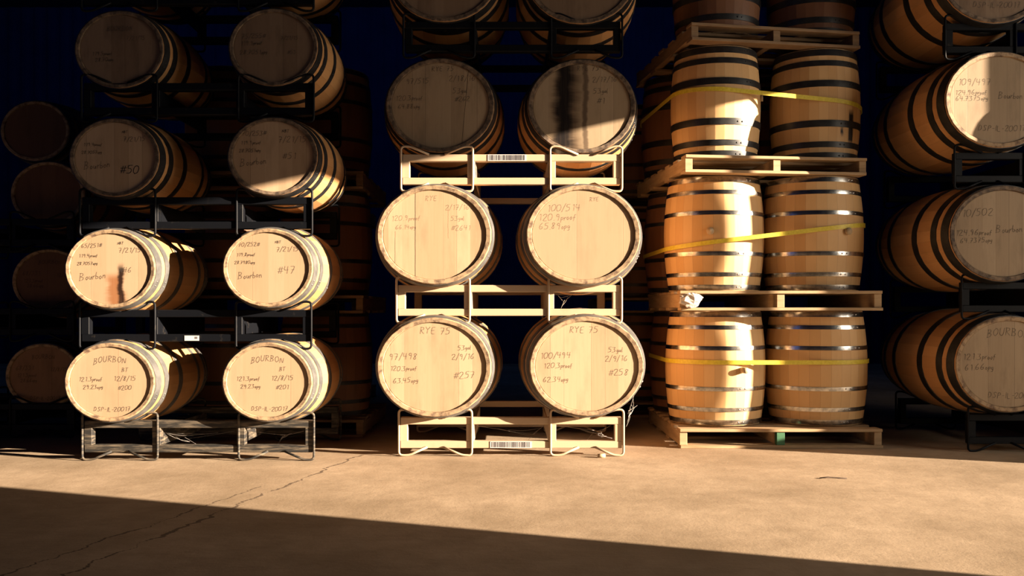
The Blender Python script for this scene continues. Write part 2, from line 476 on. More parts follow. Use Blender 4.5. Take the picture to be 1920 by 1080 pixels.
class Kind:
    pass
def barrel_kind(L, rh, rb, standing, thick, recess, wide=False):
    k = Kind(); k.L, k.rh, k.rb, k.standing, k.thick, k.recess = L, rh, rb, standing, thick, recess
    def P(r, th, t):
        # th measured in the cross-section plane
        if standing: return (r * sin(th) * S, -r * cos(th), t)
        return (r * sin(th) * S, t, -r * cos(th))
    k.P = P
    seg = 3; n = NST * seg; nv = 28
    def rad(th_i, r):
        j = th_i % seg
        a = (j / seg - .5) * 2 * pi / NST
        poly = cos(pi / NST) / cos(a)
        return r * (1 + .75 * (poly - 1) )
    # staves
    mb = MB()
    prof_pts = [(rh - thick, recess + .012)] if False else []
    rings = []
    rings.append(('in', rh - thick, recess + .01))
    rings.append(('in', rh - thick * .8, .002))
    rings.append(('c', rh - .004, 0.0))
    for i in range(nv + 1):
        t = L * i / nv
        if i == 0: t = .004
        if i == nv: t = L - .004
        rings.append(('o', prof(t, L, rh, rb), t))
    rings.append(('c', rh - .004, L))
    rings.append(('in', rh - thick * .8, L - .002))
    rings.append(('in', rh - thick, L - recess - .01))
    vs = []
    for (_, r, t) in rings:
        for j in range(n):
            vs.append(P(rad(j, r), 2 * pi * j / n, t))
    fs = []; uvs = []; fm = []
    o0 = len(mb.v)
    for i in range(len(rings) - 1):
        m_i = 1 if (i < 3 or i >= len(rings) - 4) else 0
        for j in range(n):
            j2 = (j + 1) % n
            f = [i * n + j, i * n + j2, (i + 1) * n + j2, (i + 1) * n + j]
            u0, u1 = j / seg, (j + 1) / seg
            uv = [(u0 + 1e-4, rings[i][2]), (u1 - 1e-4, rings[i][2]), (u1 - 1e-4, rings[i + 1][2]), (u0 + 1e-4, rings[i + 1][2])]
            mb.add([], [], 0)
            mb.f.append(tuple(f)); mb.mi.append(m_i); mb.smooth.append(True); mb.uv.append(uv)
            if j % seg == 0: mb.sharp.add(tuple(sorted((i * n + j, (i + 1) * n + j))))
            if i in (1, 2, 3, len(rings) - 4, len(rings) - 3, len(rings) - 2): mb.sharp.add(tuple(sorted((i * n + j, i * n + j2))))
    mb.v = vs
    k.staves_data = mb
    k.mesh_cache = {}
    # heads
    k.head = []
    for t, sgn in ((recess, 1), (L - recess, -1)):
        h = MB()
        R = rh - thick + .003
        nn = 72
        vs = [P(0, 0, t)] + [P(R, 2 * pi * j / nn, t) for j in range(nn)]
        vs += [P(R * .985, 2 * pi * j / nn, t - sgn * .0015) for j in range(nn)]
        vs[0] = P(0, 0, t - sgn * .0015)
        def u_of(r, th): return (r * sin(th) * S, -r * cos(th))
        fs = []; uvs = []
        for j in range(nn):
            j2 = (j + 1) % nn
            a, b_ = 2 * pi * j / nn, 2 * pi * (j + 1) / nn
            fs.append((0, 1 + nn + j, 1 + nn + j2)); uvs.append([(0, 0), u_of(R * .985, a), u_of(R * .985, b_)])
            fs.append((1 + nn + j, 1 + j, 1 + j2, 1 + nn + j2)); uvs.append([u_of(R * .985, a), u_of(R, a), u_of(R, b_), u_of(R * .985, b_)])
        # thickness
        o2 = len(vs)
        vs += [P(R, 2 * pi * j / nn, t + sgn * .018) for j in range(nn)] + [P(0, 0, t + sgn * .018)]
        for j in range(nn):
            j2 = (j + 1) % nn
            a, b_ = 2 * pi * j / nn, 2 * pi * (j + 1) / nn
            fs.append((1 + j, o2 + j, o2 + j2, 1 + j2)); uvs.append([u_of(R, a)] * 4)
            fs.append((o2 + nn, o2 + j2, o2 + j)); uvs.append([(0, 0)] * 3)
        h.add(vs, fs, 0, False, uvs)
        k.head.append(h)
    # hoops
    fr = [(.010, .055), (.125, .162), (.305, .342)] if standing else [(.010, .072), (.112, .162), (.300, .352)]
    if wide: fr = [(.010, .070), (.112, .164), (.292, .352)]
    fr = fr + [(1 - b_, 1 - a) for a, b_ in fr[::-1]]
    k.fr = fr
    k.hoops = []
    for hi, (a, b_) in enumerate(fr):
        h = MB(); n2 = 96
        ts = [a * L, (a + b_) / 2 * L, b_ * L]
        rr = [prof(t, L, rh, rb) + .0032 for t in ts]
        ri = [prof(t, L, rh, rb) - .002 for t in (ts[0], ts[2])]
        loop = [(ri[0], ts[0]), (rr[0], ts[0] + .0008), (rr[1] + .0006, ts[1]), (rr[2], ts[2] - .0008), (ri[1], ts[2])]
        vs = [P(r, 2 * pi * j / n2, t) for (r, t) in loop for j in range(n2)]
        fs = []
        for i in range(len(loop)):
            i2 = (i + 1) % len(loop)
            for j in range(n2):
                j2 = (j + 1) % n2
                fs.append((i * n2 + j, i * n2 + j2, i2 * n2 + j2, i2 * n2 + j))
                if i in (0, 3, 4):
                    h.sharp.add(tuple(sorted((i * n2 + j, i * n2 + j2)))); h.sharp.add(tuple(sorted((i2 * n2 + j, i2 * n2 + j2))))
        h.add(vs, fs, 0, True)
        # overlap lap of the hoop with two rivets
        th0 = (.35 if standing else 1.2) + (.0 if hi < 3 else .25)
        tc = (ts[0] + ts[2]) / 2
        for dth in (-.055, .055):
            r0 = rr[1]
            c = Vector(P(r0, th0 + dth, tc)); nrm = (Vector(P(r0 + .01, th0 + dth, tc)) - c).normalized()
            e1 = (Vector(P(r0, th0 + dth + .02, tc)) - c).normalized(); e2 = nrm.cross(e1)
            vs2 = []; q = 8
            for rr_, hh in ((.0055, 0), (.0045, .003), (.002, .0042)):
                vs2 += [c + e1 * rr_ * cos(2 * pi * z / q) + e2 * rr_ * sin(2 * pi * z / q) + nrm * hh for z in range(q)]
            f2 = [(l * q + z, l * q + (z + 1) % q, (l + 1) * q + (z + 1) % q, (l + 1) * q + z) for l in (0, 1) for z in range(q)]
            f2.append(tuple(2 * q + z for z in range(q)))
            h.add(vs2, f2, 0, True)
        k.hoops.append(h)
    return k

def kmesh(k, key, data, mats):
    kk = (key,) + tuple(m.name for m in mats)
    if kk not in k.mesh_cache:
        k.mesh_cache[kk] = data.mesh(key, mats)
    return k.mesh_cache[kk]

# hand-drawn stroke alphabet: x 0..4, y 0..6
G = {
 '0': [[(1,0),(0,1.5),(0,4.5),(1.2,6),(2.8,5.6),(3.4,3.5),(2.8,.8),(1,0)]],
 '1': [[(1,5),(2,6),(2,0)]],
 '2': [[(0,4.6),(1,6),(2.6,5.8),(3,4.4),(0,0),(3.5,0.1)]],
 '3': [[(0,5.6),(2.8,5.8),(1.4,3.4),(3,2.4),(2.6,.4),(0,.2)]],
 '4': [[(.6,6),(.2,2.8),(3.2,3)],[(2.6,5.8),(2.5,0)]],
 '5': [[(3,6),(.6,5.9),(.4,3.6),(2.4,3.6),(3,1.8),(2,.1),(0,.2)]],
 '6': [[(2.4,6),(.6,3.6),(.2,1.4),(1.4,0),(2.8,1),(2.6,2.6),(.5,2.2)]],
 '7': [[(0,5.8),(3,5.9),(1.2,0)],[(.8,3),(2.8,3.1)]],
 '8': [[(2.6,5.2),(1.4,6),(.5,5),(2.6,1.6),(1.6,0),(.3,1.2),(2.7,4.6),(2.6,5.2)]],
 '9': [[(2.8,4.6),(1.4,6),(.4,4.6),(1.4,3.2),(2.8,4.4),(2.3,0)]],
 '/': [[(0,-1),(2.4,6.6)]],
 '.': [[(.6,0),(1.0,.3)]],
 '-': [[(.2,2.8),(2,3)]],
 '#': [[(.8,.4),(1.6,5.6)],[(2.2,.4),(3,5.6)],[(0,1.9),(3.6,2.2)],[(.2,3.9),(3.8,4.2)]],
 'B': [[(.4,0),(.5,6)],[(0,6),(2.4,5.6),(2.4,3.8),(.5,3.2),(2.9,2.4),(2.6,.5),(0,0)]],
 'O': [[(1.6,0),(.2,1.6),(.3,4.4),(1.8,6),(3.2,4.6),(3.2,1.6),(1.6,0)]],
 'U': [[(.2,6),(.3,1.2),(1.6,0),(2.8,1),(3,6)]],
 'R': [[(.4,0),(.5,6)],[(0,5.8),(2.6,5.6),(2.6,3.8),(.5,3.1),(3.1,0)]],
 'N': [[(.2,0),(.4,6),(2.8,0),(3,6)]],
 'T': [[(0,6),(3.4,6)],[(1.7,6),(1.6,0)]],
 'D': [[(.3,0),(.4,6),(2.4,5.2),(3,3),(2.2,.8),(.3,0)]],
 'S': [[(3,5.2),(1.6,6),(.4,4.8),(2.8,1.8),(1.8,0),(.1,.6)]],
 'P': [[(.3,0),(.5,6),(2.6,5.6),(2.8,3.6),(.5,2.9)]],
 'I': [[(1,0),(1.1,6)]],
 'L': [[(.4,6),(.3,0),(2.8,.1)]],
 'Y': [[(0,6),(1.6,3.2),(3.2,6)],[(1.6,3.2),(1.5,0)]],
 'E': [[(3,6),(.4,5.9),(.3,0),(2.9,.1)],[(.4,3.1),(2.4,3.2)]],
 'p': [[(.2,-1.8),(.4,3)],[(.4,2.4),(1.6,3),(2,1.4),(.4,.4)]],
 'r': [[(.2,0),(.3,3)],[(.3,1.8),(1.6,3)]],
 'o': [[(1,0),(.1,1.2),(1,2.8),(1.9,1.4),(1,0)]],
 'f': [[(.6,-1),(.8,4.6),(1.8,4.8)],[(0,2.2),(1.7,2.3)]],
 'g': [[(1.8,2.8),(.4,2.6),(.4,.6),(1.8,.8),(1.8,2.8),(1.7,-1.6),(.2,-1.6)]],
 'a': [[(1.7,2.6),(.4,2.4),(.3,.4),(1.7,.8),(1.7,2.6),(1.9,0)]],
 'l': [[(.5,5.6),(.5,.2),(1,0)]],
 'u': [[(.1,2.8),(.2,.5),(1.4,.2),(1.7,2.8),(1.8,0)]],
 'b': [[(.2,5.6),(.2,.1),(1.6,.2),(1.9,1.8),(.3,2.4)]],
 'n': [[(.1,0),(.2,2.8)],[(.2,1.8),(1.3,2.9),(1.8,0)]],
 'y': [[(0,2.8),(.9,.6)],[(1.9,2.8),(.4,-1.8)]],
 'e': [[(.2,1.4),(1.7,1.7),(1,2.8),(.1,1.2),(1,0),(1.8,.4)]],
}
ADV = {'1': 3.3, '/': 2.9, '.': 1.5, '-': 2.6, ' ': 3, 'I': 2, 'l': 1.6, 'r': 2.0, 'f': 2.2}
def adv(c):
    if c in ADV: return ADV[c]
    return 2.5 if c.islower() else 4.2

def writing(lines, R, y, seed, width=.0016):
    """lines: (text, cx, cz, height, slant, bold) in head radii; strokes laid on the head as thin ink ribbons"""
    rn = random.Random(seed)
    mb = MB()
    for ln in lines:
        text, cx, cz, h = ln[:4]
        if cx > .4: cx -= .09
        arch = ln[4] if len(ln) > 4 else 0
        rise = ln[5] if len(ln) > 5 else .03
        w = width * (ln[6] if len(ln) > 6 else 1)
        sc = h * R / 6 * .80
        tot = sum(adv(c) for c in text)
        pen = -tot / 2
        for c in text:
            a = adv(c)
            if c in G:
                jz = rn.uniform(-.35, .35); jr = rn.uniform(-.05, .05)
                for st in G[c]:
                    # smooth the polyline a little
                    pts = []
                    for i in range(len(st) - 1):
                        p, q = st[i], st[i + 1]
                        for s_ in range(3):
                            t = s_ / 3
                            pts.append((p[0] + (q[0] - p[0]) * t, p[1] + (q[1] - p[1]) * t))
                    pts.append(st[-1])
                    for _ in range(1):
                        pts = [pts[0]] + [((pts[i-1][0] + 2*pts[i][0] + pts[i+1][0]) / 4, (pts[i-1][1] + 2*pts[i][1] + pts[i+1][1]) / 4) for i in range(1, len(pts)-1)] + [pts[-1]]
                    world = []
                    for (px, pz) in pts:
                        X = pen + px + pz * (.12 + jr); Z = pz - 3 + jz
                        x = X * sc * S; z = Z * sc + X * sc * rise
                        z -= arch * (X * sc) ** 2 / R
                        world.append((cx * R * S + x, cz * R + z))
                    for i in range(len(world) - 1):
                        (xa, za), (xb, zb) = world[i], world[i + 1]
                        d = math.hypot(xb - xa, zb - za) or 1e-6
                        nx, nz = -(zb - za) / d * w / 2, (xb - xa) / d * w / 2
                        ex, ez = (xb - xa) / d * w * .3, (zb - za) / d * w * .3
                        mb.add([(xa - ex + nx, y, za - ez + nz), (xb + ex + nx, y, zb + ez + nz), (xb + ex - nx, y, zb + ez - nz), (xa - ex - nx, y, za - ez - nz)], [(0, 1, 2, 3)])
            pen += a
    return mb

SMALL = barrel_kind(.78, .209, .250, False, .022, .012)
BIG = barrel_kind(.98, .272, .322, False, .028, .013)
STAND = barrel_kind(.70, .243, .271, True, .024, .02)
SLIM = barrel_kind(.69, .218, .243, True, .024, .02, True)

def barrel(k, px, py, Y, label, group, stave='stave_old', head='head_pale', chime='chime', hoop='hoop_grey', text=None, seed=0, bungs=(), loc=None, ink='ink', tw=.0016):
    if loc is None: loc = at(px, py, Y)
    root = thing('barrel', label, 'barrel', group, loc)
    link('staves', kmesh(k, 'staves', k.staves_data, [M[stave], M[chime]]), root)
    link('head', kmesh(k, 'head_front', k.head[0], [M[head]]), root)
    link('head', kmesh(k, 'head_back', k.head[1], [M[head]]), root)
    hps = hoop if isinstance(hoop, (list, tuple)) else [hoop] * 6
    for i in range(6):
        link('hoop', kmesh(k, 'hoop%d' % i, k.hoops[i], [M[hps[i]]]), root)
    if text:
        w = writing(text, k.rh, k.recess - .0026, seed, tw)
        link('handwriting', w.mesh('handwriting', [M[ink]], False), root, label='handwritten marker notes on the barrel head')
    for (th, tfrac, length, r) in bungs:
        t = tfrac * k.L
        rr = prof(t, k.L, k.rh, k.rb)
        c = Vector(k.P(rr - .004, th, t)); n = (Vector(k.P(rr + .01, th, t)) - c).normalized()
        b = MB()
        b.tube([c, c + n * (length * .5), c + n * length], r, 20)
        link('bung', b.mesh('bung', [M['bung']]), root, label='pale wooden bung plug')
    return root

# ------------------------------------------------------------------ racks
RW = .637
def fillet(pts, r=.022, n=4):
    out = [Vector(pts[0])]
    for i in range(1, len(pts) - 1):
        p = Vector(pts[i]); a = (Vector(pts[i - 1]) - p); b = (Vector(pts[i + 1]) - p)
        ra = min(r, a.length * .45, b.length * .45)
        p0 = p + a.normalized() * ra; p2 = p + b.normalized() * ra
        for k in range(n + 1):
            t = k / n
            out.append(p0 * (1 - t) ** 2 + p * 2 * t * (1 - t) + p2 * t * t)
    out.append(Vector(pts[-1]))
    return out
rack_cache = {}
def rack_meshes(depth, key):
    ck = (depth, key)
    if ck in rack_cache: return rack_cache[ck]
    m = [M[key]]
    res = []
    rr = .0065
    for fi, y0 in enumerate((0.0, depth)):
        y1 = y0 + .045
        for nm, z0, z1 in (('top_rail', .178, .218), ('bottom_rail', .045, .085)):
            b = MB(); b.box(-RW + .016, RW - .016, y0, y1, z0, z1, 0, .003); res.append((nm, b.mesh(nm, m)))
        for (x0, x1) in ((-RW + .014, -RW + .056), (-.252, -.208), (.208, .252), (RW - .056, RW - .014)):
            b = MB(); b.box(x0, x1, y0 + .001, y1 - .001, .084, .179, 0, .002); res.append(('upright', b.mesh('upright', m)))
        yr = y0 - .004 if fi == 0 else y1 + .004
        for cx in (-.425, .425):
            for sg in (-1, 1):
                pts = [(cx + sg * .045, yr, .216), (cx + sg * .155, yr, .262), (cx + sg * .2045, yr, .262), (cx + sg * .2045, yr, rr), (cx + sg * .150, yr, rr), (cx + sg * .045, yr, .052)]
                b = MB(); b.tube(fillet(pts), rr, 8); res.append(('saddle_rod', b.mesh('saddle_rod', m)))
    for x in (-.216, .208):
        b = MB(); b.box(x, x + .008, .044, depth + .001, .083, .180); res.append(('fork_plate', b.mesh('fork_plate', m)))
    rack_cache[ck] = res
    return res

def rack(px, base, Y, label, group, key='black', depth=.66, cx=None):
    x = (px - 960) / F * Y if cx is None else cx
    r = thing('barrel_rack', label, 'rack', group, (x, Y, base))
    for nm, me in rack_meshes(depth, key):
        link(nm, me, r)
    return r

def barcode(r, x0, x1, z0, z1, y=-.002, bars=True, seed=1):
    b = MB(); b.box(x0, x1, y - .0008, y + .003, z0, z1)
    lab = link('label', b.mesh('label', [M['white']]), r, label='white barcode sticker' if bars else 'small white sticker')
    rn = random.Random(seed)
    b = MB(); x = x0 + .008
    if bars:
        while x < x1 - .01:
            w = rn.choice((.0015, .0025, .004))
            b.box(x, x + w, y - .0016, y - .0009, z0 + .004, z1 - .003); x += w + rn.choice((.002, .003, .005))
    else:
        for xx in (x1 - .022, x1 - .014):
            b.box(xx, xx + .006, y - .0016, y - .0009, z0 + .010, z1 - .006)
    link('print', b.mesh('print', [M['print']]), lab)

# ---- left stack: small barrels on black racks
gL = 'small bourbon barrels in the left black rack stack'
gLr = 'black steel racks of the left stack'
rack(372, 0.0, 4.57, 'dusty black steel barrel rack standing on the concrete floor, under the left stack', gLr, 'dusty')
r = rack(367, .603, 4.57, 'black steel rack with a small white sticker, second from the floor, left stack', gLr)
barcode(r, -.060, .018, .050, .078, bars=False)
rack(368, 1.215, 4.56, 'scuffed black steel barrel rack, third from the floor in the left stack', gLr)
rack(371, 1.835, 4.56, 'black steel barrel rack in shadow, fourth from the floor in the left stack', gLr)
rack(371, 2.435, 4.56, 'black steel barrel rack at the top edge of the left stack', gLr)
NB = [('65/251#', -.42, .60, .13), ('119.4proof', -.50, .34, .11), ('28.7057opg', -.52, .14, .10), ('Bourbon', -.40, -.18, .24, 0, .12), ('NBT', .22, .66, .08), ('7/21/15', .52, .48, .15)]
BB = lambda num: [('BOURBON', .0, .60, .19, .55, 0), ('BT', .42, .32, .13), ('12/8/15', .42, .10, .15), (num, .42, -.14, .14), ('121.3proof', -.44, .08, .14), ('29.23opg', -.38, -.12, .13), ('DSP-IL-20017', .05, -.70, .14, -.15, 0)]
hL = ['hoop_grey'] * 6
hD = ['hoop_black'] * 6
barrel(SMALL, 205, 717, 4.48, 'small barrel, bottom left of the left stack, BOURBON arched over its clean head', gL, text=BB('#200'), seed=1, hoop=hL)
barrel(SMALL, 501, 716, 4.48, 'small barrel, bottom right of the left stack, #201 on its head, chipped rim', gL, text=BB('#201'), seed=2, hoop=hL)
barrel(SMALL, 206, 504, 4.48, 'small barrel with a dark brown leak stain running down its sunlit head, marked Bourbon', gL, head='head_stain46', text=NB + [('#46', .42, -.02, .17)], seed=3, hoop=hL)
barrel(SMALL, 502, 502, 4.48, 'small barrel with #47 and Bourbon written on its clean sunlit head', gL, text=[('70/252#', -.42, .60, .13), ('119.8proof', -.50, .34, .11), ('28.7980opg', -.52, .14, .10), ('Bourbon', -.40, -.18, .22, 0, .12), ('NBT', .22, .66, .08), ('7/21/15', .52, .48, .15), ('#47', .50, -.05, .24)], seed=4, hoop=hL)
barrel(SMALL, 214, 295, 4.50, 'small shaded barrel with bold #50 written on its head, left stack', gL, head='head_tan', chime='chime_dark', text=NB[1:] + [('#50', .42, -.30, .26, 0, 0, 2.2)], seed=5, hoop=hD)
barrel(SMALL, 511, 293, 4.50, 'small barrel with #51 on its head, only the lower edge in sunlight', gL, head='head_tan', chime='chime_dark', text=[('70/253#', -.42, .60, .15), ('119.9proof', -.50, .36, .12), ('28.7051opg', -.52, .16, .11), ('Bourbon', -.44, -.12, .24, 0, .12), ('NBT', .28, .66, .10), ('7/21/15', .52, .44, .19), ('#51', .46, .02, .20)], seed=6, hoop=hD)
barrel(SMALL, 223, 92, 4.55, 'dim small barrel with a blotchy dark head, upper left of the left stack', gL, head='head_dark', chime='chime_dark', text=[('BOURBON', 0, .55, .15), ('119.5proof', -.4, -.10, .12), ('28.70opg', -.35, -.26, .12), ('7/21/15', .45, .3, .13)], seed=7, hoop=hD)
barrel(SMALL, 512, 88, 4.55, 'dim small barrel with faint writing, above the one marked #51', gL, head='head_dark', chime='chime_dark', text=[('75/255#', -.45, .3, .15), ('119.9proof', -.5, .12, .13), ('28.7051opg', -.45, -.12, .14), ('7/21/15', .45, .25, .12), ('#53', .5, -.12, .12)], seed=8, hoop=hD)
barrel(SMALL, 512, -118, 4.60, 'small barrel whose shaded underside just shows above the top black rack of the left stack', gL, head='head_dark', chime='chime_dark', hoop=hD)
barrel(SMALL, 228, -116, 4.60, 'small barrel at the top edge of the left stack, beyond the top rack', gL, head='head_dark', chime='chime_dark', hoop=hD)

# ---- centre stack: large barrels on cream racks
gC = 'large rye barrels in the centre rack stack'
gCr = 'steel racks of the centre stack'
r = rack(958.5, 0.0, 4.71, 'cream steel barrel rack standing on the floor, with a barcode sticker on its lower rail', gCr, 'cream', .86)
barcode(r, -.118, .115, .047, .084, seed=4)
rack(954.5, .742, 4.70, 'cream steel barrel rack in the middle of the centre stack, without a barcode sticker', gCr, 'cream', .86)
r = rack(959, 1.49, 4.79, 'cream steel barrel rack with a barcode sticker on its upper rail, third from the floor', gCr, 'cream', .86)
barcode(r, -.135, .085, .180, .217, seed=9)
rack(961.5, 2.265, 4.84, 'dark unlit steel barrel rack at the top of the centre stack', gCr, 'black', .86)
hC = ['hoop_grey'] * 6
barrel(BIG, 814, 689, 4.60, 'large barrel, left one on the bottom cream rack, #257 on its head', gC, head='head_tan', hoop=hC, text=[('RYE 75', .02, .74, .17, 0, -.03), ('53gal', .62, .40, .12), ('2/9/16', .60, .22, .14), ('#257', .62, -.16, .17), ('97/498', -.54, .22, .16), ('120.3proof', -.54, -.02, .12), ('63.45opg', -.50, -.26, .13)], seed=11)
barrel(BIG, 1100, 687, 4.60, 'large barrel, right one on the bottom cream rack, #258 on its head', gC, head='head_tan', hoop=hC, text=[('RYE 75', -.04, .74, .16, 0, 0), ('53gal', .60, .34, .13), ('2/9/16', .62, .16, .14), ('#258', .66, -.12, .16), ('100/494', -.54, .22, .15), ('120.3proof', -.50, .02, .13), ('62.34opg', -.54, -.26, .13)], seed=12)
barrel(BIG, 814, 440, 4.60, 'large barrel with two long cracks down its sunlit head and faint #2641', gC, head='head_split', hoop=hC, text=[('RYE', -.05, .74, .13), ('120.9proof', -.50, .34, .13), ('66.14opg', -.50, .16, .11), ('2/17/16', .50, .56, .13), ('53gal', .50, .34, .12), ('#2641', .56, .14, .13)], seed=13, tw=.0010)
barrel(BIG, 1094, 440, 4.60, 'large barrel with 120.9 proof written on its sunlit head, right one above #258', gC, head='head_pale', hoop=hC, text=[('100/514', -.34, .55, .17), ('120.9proof', -.46, .36, .17), ('65.89opg', -.50, .18, .16), ('RYE', .2, .72, .10)], seed=14, tw=.0012)
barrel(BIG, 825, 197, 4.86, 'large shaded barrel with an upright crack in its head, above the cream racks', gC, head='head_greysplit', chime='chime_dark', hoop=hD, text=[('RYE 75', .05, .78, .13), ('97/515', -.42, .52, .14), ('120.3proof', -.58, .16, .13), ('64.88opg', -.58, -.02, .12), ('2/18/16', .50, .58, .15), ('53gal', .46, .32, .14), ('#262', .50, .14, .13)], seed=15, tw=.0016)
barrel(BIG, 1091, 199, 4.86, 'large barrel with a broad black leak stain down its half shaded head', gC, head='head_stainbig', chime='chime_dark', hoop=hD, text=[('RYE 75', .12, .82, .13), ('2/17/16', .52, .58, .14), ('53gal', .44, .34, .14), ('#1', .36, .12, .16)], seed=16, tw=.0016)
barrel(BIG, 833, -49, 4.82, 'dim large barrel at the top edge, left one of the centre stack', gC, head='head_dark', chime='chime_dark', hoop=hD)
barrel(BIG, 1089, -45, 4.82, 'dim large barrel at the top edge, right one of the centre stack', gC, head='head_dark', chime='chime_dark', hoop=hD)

# ---- right stack: large barrels on black racks
gR = 'large bourbon barrels in the right black rack stack'
gRr = 'black steel racks of the right stack'
RX = 3.265
for (lx, base, lab) in ((1812, 0.0, 'black steel rack standing on the shaded floor at the right edge'),
                        (1800, .763, 'black steel rack under the barrel marked 110/502 at the right edge'),
                        (1786.6, 1.514, 'black steel rack under the sun-struck barrel at the right edge'),
                        (1769, 2.262, 'black steel rack at the top right corner of the photo')):
    rack(0, base, 4.86, lab, gRr, 'black', .86, cx=(lx - 960) / F * 4.86 + RW)
barrel(BIG, 1894.5, 683, 4.78, 'large shaded barrel with BOURBON arched across its head, bottom row at the right edge', gR, head='head_grey', hoop=hD, text=[('BOURBON', -.02, .68, .20, .4, -.05), ('121.3proof', -.55, .16, .16), ('61.66opg', -.55, -.06, .16), ('DSP-IL-20017', .05, -.66, .15, -.1, 0)], seed=21)
barrel(BIG, 1884, 437.5, 4.78, 'large shaded barrel with 110/502 and Bourbon written on its head, right edge', gR, head='head_grey', chime='chime_dark', hoop=hD, text=[('110/502', -.52, .44, .19), ('124.96proof', -.55, .02, .15), ('64.7375opg', -.50, -.14, .13), ('Bourbon', .10, .10, .20), ('#97', .78, .12, .2)], seed=22)
barrel(BIG, 1876, 186.5, 4.78, 'large barrel with a curved shadow across its partly sunlit head, right edge', gR, head='head_grey', hoop=hD, text=[('109/497', -.45, .38, .17), ('124.96proof', -.52, .16, .13), ('64.7375opg', -.50, .04, .13), ('Bourbon', .20, .10, .18), ('DSP-IL-20017', .05, -.60, .15, -.1, 0)], seed=23)
barrel(BIG, 1866, -47, 4.80, 'dim large barrel in the top right corner with DSP-IL-20017 on its head', gR, head='head_dark', chime='chime_dark', hoop=hD, text=[('DSP-IL-20017', .05, -.62, .15, -.1, 0)], seed=24)

# ---- neighbouring stack outside the frame, whose shadow falls on the right stack
gO = 'large barrels in the rack stack beyond the right stack'
for i, base in enumerate((0.0, .755, 1.51, 2.265)):
    lv = ('on the floor', 'second from the floor', 'third from the floor', 'topmost')[i]
    rack(0, base, 4.46, 'black steel rack %s in the stack beyond the right edge' % lv, 'racks of the stack beyond the right stack', 'black', .86, cx=4.55)
    barrel(BIG, 0, 0, 0, 'large barrel in the stack beyond the right edge, on the rack %s' % lv, gO, head='head_grey', hoop=hD, loc=(4.13, 4.38, base + .508))

# ------------------------------------------------------------------ pallets
pal_cache = {}
def pallet_parts(W, D, H, key, green=False):
    ck = (W, D, H, key, green)
    if ck in pal_cache: return pal_cache[ck]
    rn = random.Random(int(W * 100))
    res = []; t = .018
    for i, x in enumerate((-W / 2, -.022, W / 2 - .045)):
        b = MB(); b.box(x, x + .045, .012, D - .012, t, H - t, 0, .002)
        res.append(('stringer', b.mesh('stringer', [M[key]]), None))
        if i == 1 and green:
            b = MB(); b.box(x - .001, x + .046, .010, .05, t + .001, H - t - .001, 0, .001)
            res.append(('painted_end', b.mesh('painted_end', [M['green']]), 'green painted block end'))
    n = 7
    for i in range(n):
        y0 = i * (D - .09) / (n - 1); b = MB(); j = rn.uniform(-.008, .008)
        b.box(-W / 2 + j, W / 2 + j, y0, y0 + .09, H - t, H, 0, .002); res.append(('deck_board', b.mesh('deck_board', [M[key]]), None))
    for i in range(4):
        y0 = i * (D - .09) / 3; b = MB(); j = rn.uniform(-.006, .006)
        b.box(-W / 2 + j, W / 2 + j, y0, y0 + .09, 0, t, 0, .002); res.append(('base_board', b.mesh('base_board', [M[key]]), None))
    pal_cache[ck] = res
    return res
def pallet(x, y, z, W, D, H, label, group, key='pallet', yaw=0, green=False):
    o = thing('pallet', label, 'pallet', group, (x, y, z), None, yaw)
    for nm, me, lb in pallet_parts(W, D, H, key, green): link(nm, me, o, label=lb)
    return o

gP = 'upright barrels strapped on the pallet stack'
gPp = 'wooden pallets of the upright barrel stack'
def px2x(px, Y): return (px - 960) / F * Y
pallet(px2x(1465, 4.975), 4.975, 0, 1.20, 1.15, .115, 'wooden pallet on the floor with a green painted middle block', gPp, green=True)
pallet(px2x(1465, 4.975), 4.975, .817, 1.20, 1.15, .118, 'wooden pallet with torn white plastic at its corner, above the bottom upright barrels', gPp)
pallet(px2x(1458, 5.03), 5.03, 1.637, 1.13, 1.15, .105, 'wooden pallet half in sunlight, third from the floor', gPp, yaw=radians(6))
pallet(px2x(1458, 5.10), 5.10, 2.435, 1.09, 1.10, .105, 'dim wooden pallet at the top of the upright barrel stack', gPp, 'pallet_dim', yaw=radians(9))
def stand(x, y, z, label, group=gP, stave='stave_new', hoop='hoop_shiny', bungs=(), head='head_tan', kind=None):
    return barrel(kind or STAND, 0, 0, 0, label, group, stave=stave, head=head, chime='chime', hoop=hoop, bungs=bungs, loc=(x, y, z))
lev = []
# (front axis y, x left, x right, z)
YA = 5.33
a1 = (px2x(1340.5, YA), px2x(1529, YA))
stand(a1[0], YA, .116, 'bottom left upright barrel with a long bung sticking out and casting a shadow', bungs=[(.34, .487, .045, .018)])
stand(a1[1], YA, .116, 'bottom right upright barrel in shade on the lowest pallet')
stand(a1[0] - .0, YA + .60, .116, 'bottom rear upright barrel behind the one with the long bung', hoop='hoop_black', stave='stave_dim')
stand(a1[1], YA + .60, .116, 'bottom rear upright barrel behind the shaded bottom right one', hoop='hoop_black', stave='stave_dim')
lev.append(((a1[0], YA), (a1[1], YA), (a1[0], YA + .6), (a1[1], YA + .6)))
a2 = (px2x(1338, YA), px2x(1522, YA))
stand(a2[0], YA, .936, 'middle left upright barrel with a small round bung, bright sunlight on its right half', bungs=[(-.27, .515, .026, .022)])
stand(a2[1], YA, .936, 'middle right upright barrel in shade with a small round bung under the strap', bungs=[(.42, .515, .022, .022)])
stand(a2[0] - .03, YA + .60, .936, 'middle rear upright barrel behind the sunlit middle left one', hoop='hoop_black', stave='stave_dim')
stand(a2[1], YA + .60, .936, 'middle rear upright barrel behind the shaded middle right one', hoop='hoop_black', stave='stave_dim')
